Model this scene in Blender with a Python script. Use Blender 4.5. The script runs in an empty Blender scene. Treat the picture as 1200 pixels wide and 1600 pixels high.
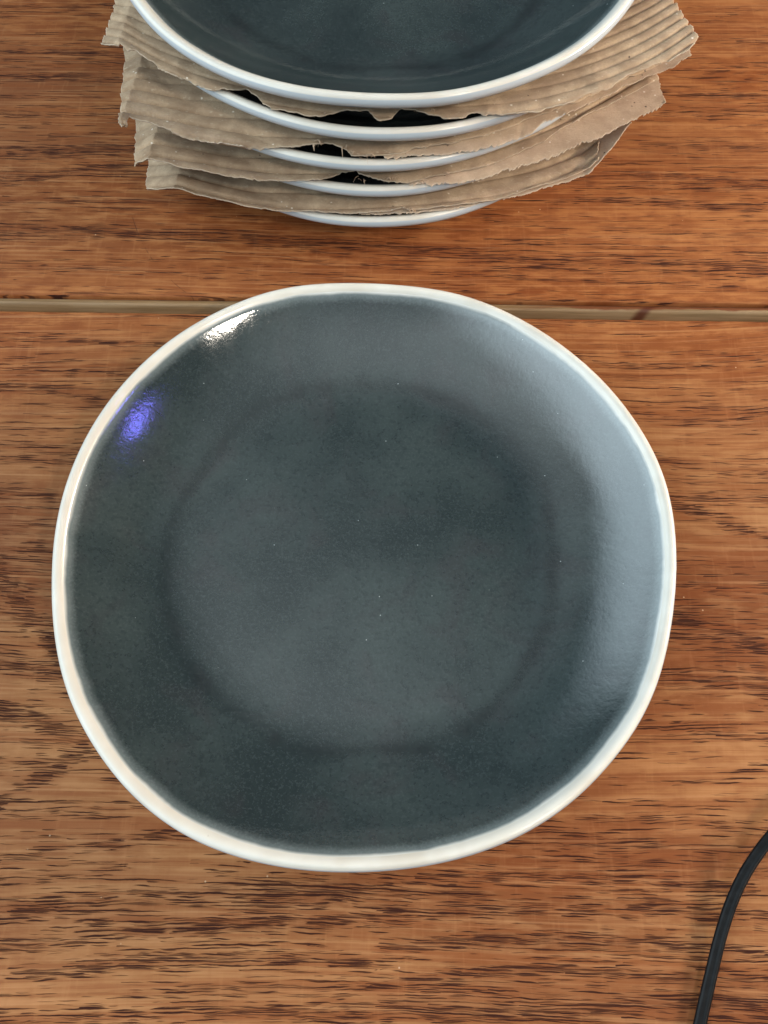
import bpy, bmesh, math, random
import numpy as np
from mathutils import Vector, Matrix

rng = np.random.RandomState(7)
sc = bpy.context.scene
C = sc.collection

# ------------------------------------------------------------------ camera
CAM_H, TILT, ROLL, FPX = 0.281045, math.radians(22.9945), math.radians(0.8023), 1295.0
fw = np.array([0, math.sin(TILT), -math.cos(TILT)])
up0 = np.array([0, math.cos(TILT), math.sin(TILT)])
rt0 = np.array([1.0, 0, 0])
rt = rt0 * math.cos(ROLL) + up0 * math.sin(ROLL)
up = up0 * math.cos(ROLL) - rt0 * math.sin(ROLL)
cd = bpy.data.cameras.new('camera')
cam = bpy.data.objects.new('camera', cd)
C.objects.link(cam)
M = Matrix(((rt[0], up[0], -fw[0], 0), (rt[1], up[1], -fw[1], 0), (rt[2], up[2], -fw[2], CAM_H), (0, 0, 0, 1)))
cam.matrix_world = M
cd.sensor_fit = 'VERTICAL'
cd.sensor_height = 24.0
cd.lens = 24.0 * FPX / 1600.0
cd.clip_start = 0.01
cd.clip_end = 50
sc.camera = cam

# ------------------------------------------------------------------ world, lamps, exposure
w = bpy.data.worlds.new('World')
sc.world = w
w.use_nodes = True
w.node_tree.nodes['Background'].inputs[0].default_value = (0.74, 0.86, 1.0, 1)
w.node_tree.nodes['Background'].inputs[1].default_value = 0.06
sc.view_settings.view_transform = 'Standard'
sc.view_settings.look = 'None'
sc.view_settings.gamma = 1
sc.view_settings.exposure = 0
PLATE_C = Vector((-0.00671, 0.10136, 0.0))


def soften(d, edge, gain, mottle=0.0, scale=6.0, col2=None):
    """light that falls off towards the edges of its opening, as through a curtain"""
    d.use_nodes = True
    t = d.node_tree
    em = t.nodes['Emission']
    g = t.nodes.new('ShaderNodeNewGeometry')
    sp = t.nodes.new('ShaderNodeSeparateXYZ')
    t.links.new(g.outputs['Parametric'], sp.inputs[0])

    def m(op, a, b):
        n = t.nodes.new('ShaderNodeMath'); n.operation = op
        for q, v in enumerate((a, b)):
            if hasattr(v, 'is_output'): t.links.new(v, n.inputs[q])
            else: n.inputs[q].default_value = v
        return n.outputs[0]
    out = None
    for ax in (0, 1):
        dd = m('ABSOLUTE', m('SUBTRACT', sp.outputs[ax], 0.5), 0)
        n = t.nodes.new('ShaderNodeMapRange'); n.interpolation_type = 'SMOOTHSTEP'
        t.links.new(dd, n.inputs[0])
        n.inputs[1].default_value = 0.5 - edge[ax]; n.inputs[2].default_value = 0.5
        n.inputs[3].default_value = 1; n.inputs[4].default_value = 0
        out = n.outputs[0] if out is None else m('MULTIPLY', out, n.outputs[0])
    if mottle:
        nz = t.nodes.new('ShaderNodeTexNoise'); nz.inputs['Scale'].default_value = scale
        t.links.new(g.outputs['Parametric'], nz.inputs['Vector'])
        out = m('MULTIPLY', out, m('ADD', 1 - mottle, m('MULTIPLY', nz.outputs[0], 2 * mottle)))
        if col2:
            mx = t.nodes.new('ShaderNodeMix'); mx.data_type = 'RGBA'
            rm = t.nodes.new('ShaderNodeMapRange'); t.links.new(nz.outputs[0], rm.inputs[0])
            rm.inputs[1].default_value = 0.42; rm.inputs[2].default_value = 0.58
            t.links.new(rm.outputs[0], mx.inputs[0])
            mx.inputs[6].default_value = (1, 1, 1, 1); mx.inputs[7].default_value = col2
            t.links.new(mx.outputs[2], em.inputs[0])
    t.links.new(m('MULTIPLY', out, gain), em.inputs['Strength'])


def lamp(name, az, el, dist, sx, sy, watts, col, target=PLATE_C):
    d = bpy.data.lights.new(name, 'AREA')
    d.shape = 'RECTANGLE'
    d.size, d.size_y, d.energy, d.color = sx, sy, watts, col
    o = bpy.data.objects.new(name, d)
    C.objects.link(o)
    a, e = math.radians(az), math.radians(el)
    v = Vector((math.cos(a) * math.cos(e), math.sin(a) * math.cos(e), math.sin(e)))
    o.location = target + v * dist
    o.rotation_euler = v.to_track_quat('Z', 'Y').to_euler()
    return o


soften(lamp('window_light', -47, 50, 1.46, 0.24, 0.075, 6.5, (1.0, 0.90, 0.77)).data, (0.04, 0.10), 1.0, 0.3, 7.0)
soften(lamp('right_window_light', 14, 19, 0.95, 0.56, 0.11, 22.0, (1.0, 0.89, 0.75)).data, (0.25, 0.3), 1.0, 0.1, 3.0)
soften(lamp('side_window_light', 188, 36, 1.8, 6.2, 2.7, 205.0, (0.73, 0.90, 1.0)).data, (0.42, 0.49), 1.0, 0.12, 3.0)
soften(lamp('ceiling_light', 220, 67, 2.2, 4.9, 4.5, 74.0, (0.88, 0.97, 0.98)).data, (0.49, 0.49), 1.0, 0.15, 4.0)
soften(lamp('tinted_light', 0, 48, 1.15, 0.050, 0.11, 0.55, (0.26, 0.11, 1.0)).data, (0.03, 0.03), 1.0, 0.5, 3.0, (0.35, 2.4, 1.0, 1))

# ------------------------------------------------------------------ pixel of the photo -> point in the place
def back(pts, z):
    P = np.atleast_2d(np.array(pts, float))
    d = fw[None] + ((P[:, 0] - 600) / FPX)[:, None] * rt + ((800 - P[:, 1]) / FPX)[:, None] * up
    t = (np.asarray(z) - CAM_H) / d[:, 2]
    return d * t[:, None] + np.array([0, 0, CAM_H])


# ------------------------------------------------------------------ node helper
class NT:
    def __init__(s, name):
        s.m = bpy.data.materials.new(name)
        s.m.use_nodes = True
        s.t = s.m.node_tree
        s.b = s.t.nodes['Principled BSDF']

    def n(s, typ, **kw):
        nd = s.t.nodes.new(typ)
        for k, v in kw.items():
            setattr(nd, k, v)
        return nd

    def put(s, sock, v):
        if hasattr(v, 'is_output'):
            s.t.links.new(v, sock)
        elif v is not None:
            sock.default_value = v

    def math(s, op, a, b=None, c=None, clamp=False):
        nd = s.n('ShaderNodeMath', operation=op, use_clamp=clamp)
        s.put(nd.inputs[0], a)
        if b is not None: s.put(nd.inputs[1], b)
        if c is not None: s.put(nd.inputs[2], c)
        return nd.outputs[0]

    def vmath(s, op, a, b=None):
        nd = s.n('ShaderNodeVectorMath', operation=op)
        s.put(nd.inputs[0], a)
        if b is not None: s.put(nd.inputs[1], b)
        return nd.outputs['Value' if op in ('LENGTH', 'DISTANCE', 'DOT_PRODUCT') else 'Vector']

    def ramp(s, v, a, b, lo=0.0, hi=1.0):
        nd = s.n('ShaderNodeMapRange', interpolation_type='SMOOTHSTEP')
        s.put(nd.inputs[0], v)
        s.put(nd.inputs[1], a); s.put(nd.inputs[2], b); s.put(nd.inputs[3], lo); s.put(nd.inputs[4], hi)
        return nd.outputs[0]

    def mix(s, f, a, b, mode='MIX'):
        nd = s.n('ShaderNodeMix', data_type='RGBA', blend_type=mode)
        s.put(nd.inputs[0], f)
        s.put(nd.inputs[6], a); s.put(nd.inputs[7], b)
        return nd.outputs[2]

    def comb(s, x, y, z=0.0):
        nd = s.n('ShaderNodeCombineXYZ')
        s.put(nd.inputs[0], x); s.put(nd.inputs[1], y); s.put(nd.inputs[2], z)
        return nd.outputs[0]

    def noise(s, vec, scale, detail=2, rough=0.5, dist=0.0):
        nd = s.n('ShaderNodeTexNoise')
        s.put(nd.inputs['Vector'], vec)
        nd.inputs['Scale'].default_value = scale
        nd.inputs['Detail'].default_value = detail
        nd.inputs['Roughness'].default_value = rough
        nd.inputs['Distortion'].default_value = dist
        return nd.outputs[0]

    def attr(s, name):
        nd = s.n('ShaderNodeAttribute')
        nd.attribute_name = name
        return nd.outputs['Fac']

    def pos(s):
        nd = s.n('ShaderNodeNewGeometry')
        return nd.outputs['Position']

    def obj(s):
        return s.n('ShaderNodeTexCoord').outputs['Object']

    def bump(s, h, dist, strength=1.0, normal=None):
        nd = s.n('ShaderNodeBump')
        nd.inputs['Strength'].default_value = strength
        nd.inputs['Distance'].default_value = dist
        s.put(nd.inputs['Height'], h)
        if normal is not None: s.put(nd.inputs['Normal'], normal)
        return nd.outputs[0]

    def set(s, **kw):
        names = dict(col='Base Color', rough='Roughness', spec='Specular IOR Level', ior='IOR', coat='Coat Weight',
                     coat_rough='Coat Roughness', coat_ior='Coat IOR', normal='Normal', coat_normal='Coat Normal', sheen='Sheen Weight',
                     sss='Subsurface Weight', sss_scale='Subsurface Scale')
        for k, v in kw.items():
            s.put(s.b.inputs[names[k]], v)


def rgb(r, g, b): return (r, g, b, 1)


# ------------------------------------------------------------------ materials
def wood_mat():
    k = NT('oiled_hardwood')
    P = k.obj()
    sep = k.n('ShaderNodeSeparateXYZ'); k.t.links.new(P, sep.inputs[0])
    x, y, z = sep.outputs
    seed = k.attr('seed')
    ring = k.attr('ring')          # millimetres across the growth rings
    flow = k.attr('flow')          # how far the fibres are bent sideways here (metres)
    yy = k.math('ADD', y, flow)
    # wobble of the rings
    wob = k.noise(k.comb(k.math('MULTIPLY', x, 9.0), k.math('MULTIPLY', y, 40.0), seed), 1.0, 4, 0.55)
    rr = k.math('ADD', ring, k.math('MULTIPLY', k.math('SUBTRACT', wob, 0.5), 16.0))
    # growth bands
    b1 = k.noise(k.comb(rr, seed, 0.0), 0.085, 3, 0.65)
    b2 = k.noise(k.comb(rr, seed, 9.0), 0.42, 3, 0.6)
    band = k.ramp(b1, 0.47, 0.64)
    fine = k.ramp(b2, 0.42, 0.66)
    # fibres: very long thin streaks
    fib = k.noise(k.comb(k.math('MULTIPLY', x, 14.0), k.math('MULTIPLY', yy, 900.0), seed), 1.0, 3, 0.65)
    fib2 = k.noise(k.comb(k.math('MULTIPLY', x, 5.0), k.math('MULTIPLY', yy, 260.0), k.math('ADD', seed, 4.0)), 1.0, 3, 0.6)
    fig = k.attr('figure')         # 0..1 where a dark growth line runs
    dens = k.attr('density')
    # open pores: each one a tapered dark dash; they crowd on the growth lines
    jag = k.noise(k.comb(k.math('MULTIPLY', x, 300.0), k.math('MULTIPLY', yy, 700.0), seed), 1.0, 1)
    bend = k.noise(k.comb(k.math('MULTIPLY', x, 45.0), k.math('MULTIPLY', y, 120.0), seed), 1.0, 2)
    yj = k.math('ADD', yy, k.math('ADD', k.math('MULTIPLY', k.math('SUBTRACT', jag, 0.5), 0.00035), k.math('MULTIPLY', k.math('SUBTRACT', bend, 0.5), 0.0022)))
    crowd = k.math('ADD', k.math('ADD', k.math('MULTIPLY', band, 0.30), k.math('MULTIPLY', fine, 0.16)), k.math('ADD', k.math('MULTIPLY', fig, 1.0), dens))

    def dashes(sx, sy, off, keep, lx, ly, gain):
        v = k.comb(k.math('MULTIPLY', x, sx), k.math('MULTIPLY', yj, sy), k.math('ADD', seed, off))
        vo = k.n('ShaderNodeTexVoronoi', voronoi_dimensions='2D'); k.put(vo.inputs['Vector'], k.vmath('ADD', v, (off * 3.3, off * 7.7, 0)))
        vo.inputs['Scale'].default_value = 1.0
        vo.inputs['Randomness'].default_value = 0.95
        d = k.vmath('SUBTRACT', k.vmath('ADD', v, (off * 3.3, off * 7.7, 0)), vo.outputs['Position'])
        sc_ = k.n('ShaderNodeSeparateColor'); k.t.links.new(vo.outputs['Color'], sc_.inputs[0])
        r0, r1, r2 = sc_.outputs[0], sc_.outputs[1], sc_.outputs[2]
        ds = k.n('ShaderNodeSeparateXYZ'); k.t.links.new(d, ds.inputs[0])
        ex = k.math('DIVIDE', ds.outputs[0], k.math('ADD', lx * 0.45, k.math('MULTIPLY', r1, lx * 0.75)))
        ey = k.math('DIVIDE', ds.outputs[1], k.math('ADD', ly * 0.5, k.math('MULTIPLY', r2, ly * 0.7)))
        q = k.math('ADD', k.math('MULTIPLY', ex, ex), k.math('ABSOLUTE', ey))
        shape = k.ramp(q, 0.35, 1.0, 1.0, 0.0)
        on = k.ramp(k.math('SUBTRACT', k.math('MULTIPLY', crowd, keep), r0), -0.05, 0.05)
        st = k.math('MULTIPLY', k.math('ADD', 0.6, k.math('MULTIPLY', r2, 0.7)), gain)
        return k.math('MULTIPLY', k.math('MULTIPLY', shape, on), st, clamp=True)
    P1 = dashes(95.0, 1150.0, 0.0, 1.05, 0.66, 0.27, 1.0)
    P2 = dashes(52.0, 850.0, 3.0, 0.8, 0.68, 0.26, 1.0)
    P3 = dashes(22.0, 700.0, 6.0, 0.75, 0.72, 0.20, 0.95)
    P4 = dashes(150.0, 1700.0, 9.0, 0.95, 0.62, 0.34, 0.7)
    P5 = dashes(75.0, 1000.0, 12.0, 0.95, 0.66, 0.27, 0.95)
    pore = k.math('MAXIMUM', k.math('MAXIMUM', P1, P2), k.math('MAXIMUM', P3, k.math('MAXIMUM', P4, P5)))
    band = k.math('ADD', k.math('MULTIPLY', band, 0.6), k.math('MULTIPLY', fig, 0.9), clamp=True)
    # colour
    big = k.noise(k.comb(k.math('MULTIPLY', x, 5.0), k.math('MULTIPLY', y, 16.0), k.math('ADD', seed, 2.0)), 1.0, 3, 0.5)
    c = k.mix(k.ramp(big, 0.38, 0.62), rgb(0.190, 0.062, 0.020), rgb(0.385, 0.172, 0.066))
    blot = k.noise(k.comb(k.math('MULTIPLY', x, 75.0), k.math('MULTIPLY', yy, 240.0), k.math('ADD', seed, 6.0)), 1.0, 4, 0.6)
    c = k.mix(k.math('MULTIPLY', k.ramp(blot, 0.42, 0.66), 0.42), c, rgb(0.46, 0.228, 0.098))
    c = k.mix(k.math('MULTIPLY', k.ramp(blot, 0.50, 0.30), 0.35), c, rgb(0.235, 0.075, 0.026))
    stain_shade = k.attr('stain_shade')  # stains, plus shade beside the stack put into the colour
    tone = k.attr('tone')
    c = k.mix(k.math('MULTIPLY', tone, 0.55), c, k.mix(k.ramp(blot, 0.35, 0.65), rgb(0.225, 0.050, 0.012), rgb(0.43, 0.135, 0.034)))
    c = k.mix(k.math('MULTIPLY', stain_shade, 0.95), c, rgb(0.17, 0.055, 0.022))
    c = k.mix(k.math('MULTIPLY', band, 0.55), c, rgb(0.16, 0.043, 0.015))
    c = k.mix(k.math('MULTIPLY', k.ramp(fib2, 0.45, 0.70), 0.6), c, rgb(0.235, 0.068, 0.020))
    c = k.mix(k.math('MULTIPLY', k.ramp(fib, 0.48, 0.68), 0.6), c, rgb(0.24, 0.075, 0.024))
    c = k.mix(k.math('MULTIPLY', k.ramp(fib, 0.50, 0.30), 0.4), c, rgb(0.50, 0.24, 0.105))
    # faint cross marks: planing chatter and ray flecks
    fl = k.noise(k.comb(k.math('MULTIPLY', x, 420.0), k.math('MULTIPLY', y, 55.0), seed), 1.0, 2, 0.6)
    c = k.mix(k.math('MULTIPLY', k.ramp(fl, 0.56, 0.74), 0.10), c, rgb(0.56, 0.26, 0.11))
    c = k.mix(k.math('MULTIPLY', k.ramp(fl, 0.44, 0.28), 0.14), c, rgb(0.22, 0.07, 0.025))
    c = k.mix(k.math('MULTIPLY', pore, 1.0, clamp=True), c, rgb(0.042, 0.012, 0.007))
    # scratches and old ring stains: thin arcs (centre x, y, radius, from, to in degrees, half width mm, strength)
    arcs = []
    for pts, hw, st in [([(1030, 150), (1043, 210), (1010, 272)], .30, .85), ([(440, 1495), (443, 1450), (452, 1400)], .30, .7), ([(205, 1495), (225, 1560), (242, 1620)], .26, .6),
                        ([(88, 1070), (105, 1130), (140, 1200)], .26, .7), ([(155, 1218), (180, 1248), (210, 1274)], .24, .6), ([(1110, 235), (1155, 290), (1190, 340)], .18, .45),
                        ([(132, 12), (122, 40), (112, 66)], .24, .7), ([(70, 90), (90, 75), (112, 62)], .18, .5), ([(1180, 320), (1188, 345), (1186, 372)], .3, .5), ([(52, 560), (62, 530), (58, 498)], .2, .4),
                        ([(268, 560), (280, 520), (276, 488)], .2, .4), ([(720, 1350), (700, 1420), (690, 1500)], .16, .3), ([(880, 285), (884, 300), (884, 318)], .25, .5),
                        ([(1060, 540), (1020, 590), (960, 640)], .14, .3), ([(50, 1010), (70, 1000), (82, 990)], .2, .5), ([(330, 1480), (300, 1530), (290, 1590)], .14, .25)]:
        (x1, y1), (x2, y2), (x3, y3) = back(pts, 0.0)[:, :2]
        dd_ = 2 * (x1 * (y2 - y3) + x2 * (y3 - y1) + x3 * (y1 - y2))
        ux = ((x1**2 + y1**2) * (y2 - y3) + (x2**2 + y2**2) * (y3 - y1) + (x3**2 + y3**2) * (y1 - y2)) / dd_
        uy = ((x1**2 + y1**2) * (x3 - x2) + (x2**2 + y2**2) * (x1 - x3) + (x3**2 + y3**2) * (x2 - x1)) / dd_
        r_ = math.hypot(x1 - ux, y1 - uy)
        am_ = math.degrees(math.atan2(y2 - uy, x2 - ux))
        half = math.degrees(max(math.hypot(x1 - x2, y1 - y2), math.hypot(x3 - x2, y3 - y2)) / r_)
        arcs.append((ux, uy, r_, am_ - half, am_ + half, hw, st))
    brk = k.ramp(k.noise(P, 220.0, 2), 0.36, 0.55)
    sep2 = k.comb(x, y, 0.0)
    tot = None
    for (ax, ay, r, a0, a1, hw, st) in arcs:
        am, ah = math.radians((a0 + a1) / 2), math.radians((a1 - a0) / 2)
        d = k.vmath('SUBTRACT', sep2, (ax, ay, 0.0))
        L = k.vmath('LENGTH', d)
        ring_d = k.math('ABSOLUTE', k.math('SUBTRACT', L, r))
        line = k.ramp(ring_d, 0.0, hw * 0.001, st, 0.0)
        ca = k.math('DIVIDE', k.vmath('DOT_PRODUCT', d, (math.cos(am), math.sin(am), 0.0)), L)
        ln = k.math('MULTIPLY', line, k.ramp(ca, math.cos(ah), math.cos(ah * 0.85)))
        tot = ln if tot is None else k.math('MAXIMUM', tot, ln)
    tot = k.math('MULTIPLY', tot, brk)
    c = k.mix(tot, c, rgb(0.045, 0.012, 0.006))
    # crumbs and tiny pale nicks
    vo = k.n('ShaderNodeTexVoronoi'); k.put(vo.inputs['Vector'], P); vo.inputs['Scale'].default_value = 150
    sp = k.math('MULTIPLY', k.ramp(vo.outputs['Distance'], 0.055, 0.03), k.ramp(k.noise(P, 60.0, 1), 0.60, 0.64))
    c = k.mix(k.math('MULTIPLY', sp, 0.7), c, rgb(0.62, 0.42, 0.26))
    rough = k.math('ADD', 0.40, k.math('MULTIPLY', k.math('ADD', pore, k.math('MULTIPLY', fib, 0.5)), 0.28))
    h = k.math('SUBTRACT', k.math('MULTIPLY', fib, 0.25), k.math('ADD', k.math('MULTIPLY', pore, 1.0), k.math('MULTIPLY', tot, 0.8)))
    h = k.math('ADD', h, k.math('MULTIPLY', fl, 0.30))
    k.set(col=c, rough=rough, spec=0.12, normal=k.bump(h, 0.00016, 0.8))
    return k.m


KX = float(back([(1000, 487)], -0.003)[0, 0])


def strip_mat():
    k = NT('pale_wood_strip')
    P = k.obj()
    sep = k.n('ShaderNodeSeparateXYZ'); k.t.links.new(P, sep.inputs[0])
    x, y, z = sep.outputs
    f = k.noise(k.comb(k.math('MULTIPLY', x, 18.0), k.math('MULTIPLY', y, 900.0), z), 1.0, 4, 0.6)
    g = k.noise(k.comb(k.math('MULTIPLY', x, 40.0), k.math('MULTIPLY', y, 200.0), 5.0), 1.0, 3, 0.6)
    c = k.mix(k.ramp(f, 0.35, 0.7), rgb(0.32, 0.205, 0.105), rgb(0.19, 0.115, 0.052))
    c = k.mix(k.math('MULTIPLY', k.ramp(g, 0.45, 0.75), 0.4), c, rgb(0.2, 0.105, 0.04))
    # brown heartwood along the far edge at the right, and one resin run across the strip
    t = k.attr('across')
    gg = k.noise(k.comb(k.math('MULTIPLY', x, 60.0), k.math('MULTIPLY', y, 150.0), 2.0), 1.0, 3, 0.6)
    hw = k.math('MULTIPLY', k.ramp(k.math('ADD', t, k.math('MULTIPLY', k.math('SUBTRACT', gg, 0.5), 0.6)), 0.66, 0.80), k.ramp(x, 0.045, 0.08))
    c = k.mix(k.math('MULTIPLY', hw, 0.85), c, rgb(0.15, 0.038, 0.012))
    d1 = k.math('ABSOLUTE', k.math('SUBTRACT', x, k.math('ADD', KX, k.math('MULTIPLY', k.math('SUBTRACT', t, 0.5), 0.010))))
    knot = k.ramp(k.math('ADD', d1, k.math('MULTIPLY', k.math('SUBTRACT', gg, 0.5), 0.006)), 0.0006, 0.0044, 1.0, 0.0)
    c = k.mix(k.math('MULTIPLY', knot, 0.9), c, rgb(0.085, 0.018, 0.007))
    k.set(col=c, rough=0.5, spec=0.35, normal=k.bump(f, 0.0002, 0.7))
    return k.m


def white_glaze():
    k = NT('cream_white_glaze')
    P = k.obj()
    n1 = k.noise(P, 90.0, 3)
    n2 = k.noise(P, 14.0, 3)
    c = k.mix(k.ramp(n1, 0.35, 0.7), rgb(0.70, 0.655, 0.57), rgb(0.75, 0.71, 0.63))
    c = k.mix(k.math('MULTIPLY', k.ramp(k.noise(P, 36.0, 3, 0.6), 0.50, 0.70), 0.35), c, rgb(0.60, 0.50, 0.385))
    ex = k.ramp(k.math('ADD', k.attr('outside'), k.math('MULTIPLY', k.math('SUBTRACT', n2, 0.5), 1.2)), 0.35, 0.65)          # the outside wall is mixed towards blue-grey
    c = k.mix(ex, c, rgb(0.50, 0.545, 0.575))
    vo = k.n('ShaderNodeTexVoronoi'); k.put(vo.inputs['Vector'], P); vo.inputs['Scale'].default_value = 260
    spk = k.math('MULTIPLY', k.ramp(vo.outputs['Distance'], 0.10, 0.04), k.ramp(k.noise(P, 75.0, 1), 0.62, 0.66))
    c = k.mix(k.math('MULTIPLY', spk, 0.6), c, rgb(0.25, 0.16, 0.10))
    k.set(col=c, rough=k.ramp(n2, 0.3, 0.7, 0.16, 0.26), spec=0.5, coat=0.15, coat_rough=0.06, normal=k.bump(n2, 0.0008, 0.45), sss=0.0)
    return k.m


def blue_glaze():
    k = NT('slate_blue_glaze')
    P = k.obj()
    rad = k.attr('rad')      # radius in mm, follows the wobbly outline
    sep = k.n('ShaderNodeSeparateXYZ'); k.t.links.new(P, sep.inputs[0])
    fine = k.noise(P, 1150.0, 2, 0.6)
    med = k.noise(P, 620.0, 2, 0.55)
    cloud = k.noise(P, 24.0, 4, 0.55)
    cloud2 = k.noise(P, 48.0, 3, 0.55, 0.6)
    c = k.mix(k.ramp(cloud, 0.34, 0.68), rgb(0.022, 0.032, 0.033), rgb(0.042, 0.057, 0.056))
    c = k.mix(k.math('MULTIPLY', k.ramp(cloud2, 0.50, 0.72), 0.45), c, rgb(0.034, 0.033, 0.036))
    # fine mottle of the reactive glaze
    c = k.mix(k.math('MULTIPLY', k.ramp(fine, 0.50, 0.66), 0.30), c, rgb(0.066, 0.084, 0.088))
    c = k.mix(k.math('MULTIPLY', k.ramp(med, 0.50, 0.68), 0.30), c, rgb(0.012, 0.018, 0.020))
    # glaze pools darker in the ring over the foot
    rw = k.math('ADD', rad, k.math('MULTIPLY', k.math('SUBTRACT', cloud, 0.5), 12.0))
    ring = k.ramp(k.math('ABSOLUTE', k.math('SUBTRACT', rw, 69.0)), 0.0, 4.5, 1.0, 0.0)
    c = k.mix(k.math('MULTIPLY', k.math('MULTIPLY', ring, k.ramp(cloud2, 0.35, 0.62, 0.35, 1.0)), 0.45), c, rgb(0.010, 0.013, 0.014))
    # it thins and breaks to white at the lip
    e = k.math('ADD', rad, k.math('MULTIPLY', k.math('SUBTRACT', fine, 0.5), 1.3))
    e = k.math('ADD', e, k.math('MULTIPLY', k.math('SUBTRACT', cloud2, 0.5), 2.0))
    c = k.mix(k.ramp(e, 97.2, 100.5, 0.0, 0.34), c, rgb(0.36, 0.42, 0.42))
    e2 = k.math('ADD', rad, k.math('MULTIPLY', k.math('SUBTRACT', cloud2, 0.5), 1.5))
    c = k.mix(k.ramp(e2, 99.9, 101.1, 0.0, 0.97), c, rgb(0.72, 0.70, 0.64))
    # pale pinholes and dust specks
    vo = k.n('ShaderNodeTexVoronoi'); k.put(vo.inputs['Vector'], P); vo.inputs['Scale'].default_value = 210
    spk = k.math('MULTIPLY', k.ramp(vo.outputs['Distance'], 0.05, 0.025), k.ramp(k.noise(P, 120.0, 1), 0.60, 0.63))
    c = k.mix(k.math('MULTIPLY', spk, 0.8), c, rgb(0.5, 0.55, 0.55))
    h = k.math('ADD', k.math('MULTIPLY', fine, 0.35), k.math('MULTIPLY', med, 0.65))
    nb = k.bump(h, 0.00010, 0.5)
    nb2 = k.bump(cloud2, 0.0006, 0.28, nb)
    smud = k.ramp(k.noise(P, 17.0, 4, 0.6, 1.0), 0.42, 0.62, 0.07, 0.14)
    k.set(col=c, rough=smud, spec=0.5, ior=1.9, coat=0.0, coat_rough=0.06, coat_ior=1.6, normal=nb2,
          coat_normal=k.bump(k.math('ADD', k.math('MULTIPLY', med, 0.35), k.math('MULTIPLY', fine, 0.3)), 0.00010, 0.5))
    return k.m


def card_mat(name, base, dark, pale, pale_edge=(0.66, 0.56, 0.44, 1)):
    k = NT(name)
    P = k.obj()
    f = k.noise(P, 1500.0, 3, 0.6)
    g = k.noise(P, 120.0, 4, 0.6)
    fb = k.n('ShaderNodeMapping'); k.put(fb.inputs['Vector'], P); fb.inputs['Scale'].default_value = (500, 1400, 500)
    fb.inputs['Rotation'].default_value = (0, 0, 0.4)
    s1 = k.noise(fb.outputs[0], 1.0, 2, 0.6)
    c = k.mix(k.ramp(g, 0.3, 0.7), base, dark)
    c = k.mix(k.math('MULTIPLY', k.ramp(f, 0.45, 0.75), 0.5), c, dark)
    c = k.mix(k.math('MULTIPLY', k.ramp(s1, 0.58, 0.78), 0.6), c, pale)
    vo = k.n('ShaderNodeTexVoronoi'); k.put(vo.inputs['Vector'], P); vo.inputs['Scale'].default_value = 280
    sel = k.noise(P, 160.0, 1)
    c = k.mix(k.math('MULTIPLY', k.math('MULTIPLY', k.ramp(vo.outputs['Distance'], 0.16, 0.08), k.ramp(sel, 0.56, 0.60)), 0.85), c, rgb(0.80, 0.72, 0.60))
    c = k.mix(k.math('MULTIPLY', k.math('MULTIPLY', k.ramp(vo.outputs['Distance'], 0.15, 0.08), k.ramp(sel, 0.39, 0.35)), 0.85), c, rgb(0.06, 0.04, 0.03))
    c = k.mix(k.math('MULTIPLY', k.attr('edge'), 0.45), c, pale_edge)
    k.set(col=c, rough=0.92, spec=0.18, normal=k.bump(k.math('ADD', f, k.math('MULTIPLY', g, 1.5)), 0.00025, 0.8))
    return k.m


def rubber_mat():
    k = NT('black_cable_rubber')
    n = k.noise(k.obj(), 500.0, 3)
    k.set(col=k.mix(k.ramp(n, 0.35, 0.7), rgb(0.004, 0.004, 0.0045), rgb(0.008, 0.008, 0.0085)), rough=0.42, spec=0.2, normal=k.bump(n, 0.0001, 0.4))
    return k.m


M_WOOD, M_STRIP, M_WHITE, M_BLUE = wood_mat(), strip_mat(), white_glaze(), blue_glaze()
M_FLUTE = card_mat('kraft_corrugated_paper', rgb(0.49, 0.355, 0.235), rgb(0.32, 0.22, 0.142), rgb(0.56, 0.46, 0.34))
M_LINER = card_mat('torn_kraft_liner', rgb(0.59, 0.435, 0.305), rgb(0.45, 0.32, 0.22), rgb(0.66, 0.54, 0.40))
M_CABLE = rubber_mat()


# ------------------------------------------------------------------ mesh helpers
def mesh_obj(name, verts, faces, mat, parent=None, smooth=True, attrs=None):
    me = bpy.data.meshes.new(name)
    me.from_pydata([tuple(v) for v in verts], [], faces)
    me.update()
    if smooth:
        me.polygons.foreach_set('use_smooth', [True] * len(me.polygons))
    for k, v in (attrs or {}).items():
        a = me.attributes.new(k, 'FLOAT', 'POINT')
        a.data.foreach_set('value', np.asarray(v, dtype=np.float32).ravel())
    me.materials.append(mat)
    o = bpy.data.objects.new(name, me)
    C.objects.link(o)
    if parent: o.parent = parent
    return o


def empty(name, loc, label, cat, group=None):
    o = bpy.data.objects.new(name, None)
    o.empty_display_size = 0.02
    C.objects.link(o)
    o.location = loc
    o['label'], o['category'] = label, cat
    if group: o['group'] = group
    return o


def grid_faces(nu, nv, closed_u=False, flip=False):
    f = []
    for i in range(nu if closed_u else nu - 1):
        i2 = (i + 1) % nu
        for j in range(nv - 1):
            q = (i * nv + j, i2 * nv + j, i2 * nv + j + 1, i * nv + j + 1)
            f.append(q[::-1] if flip else q)
    return f


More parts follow.
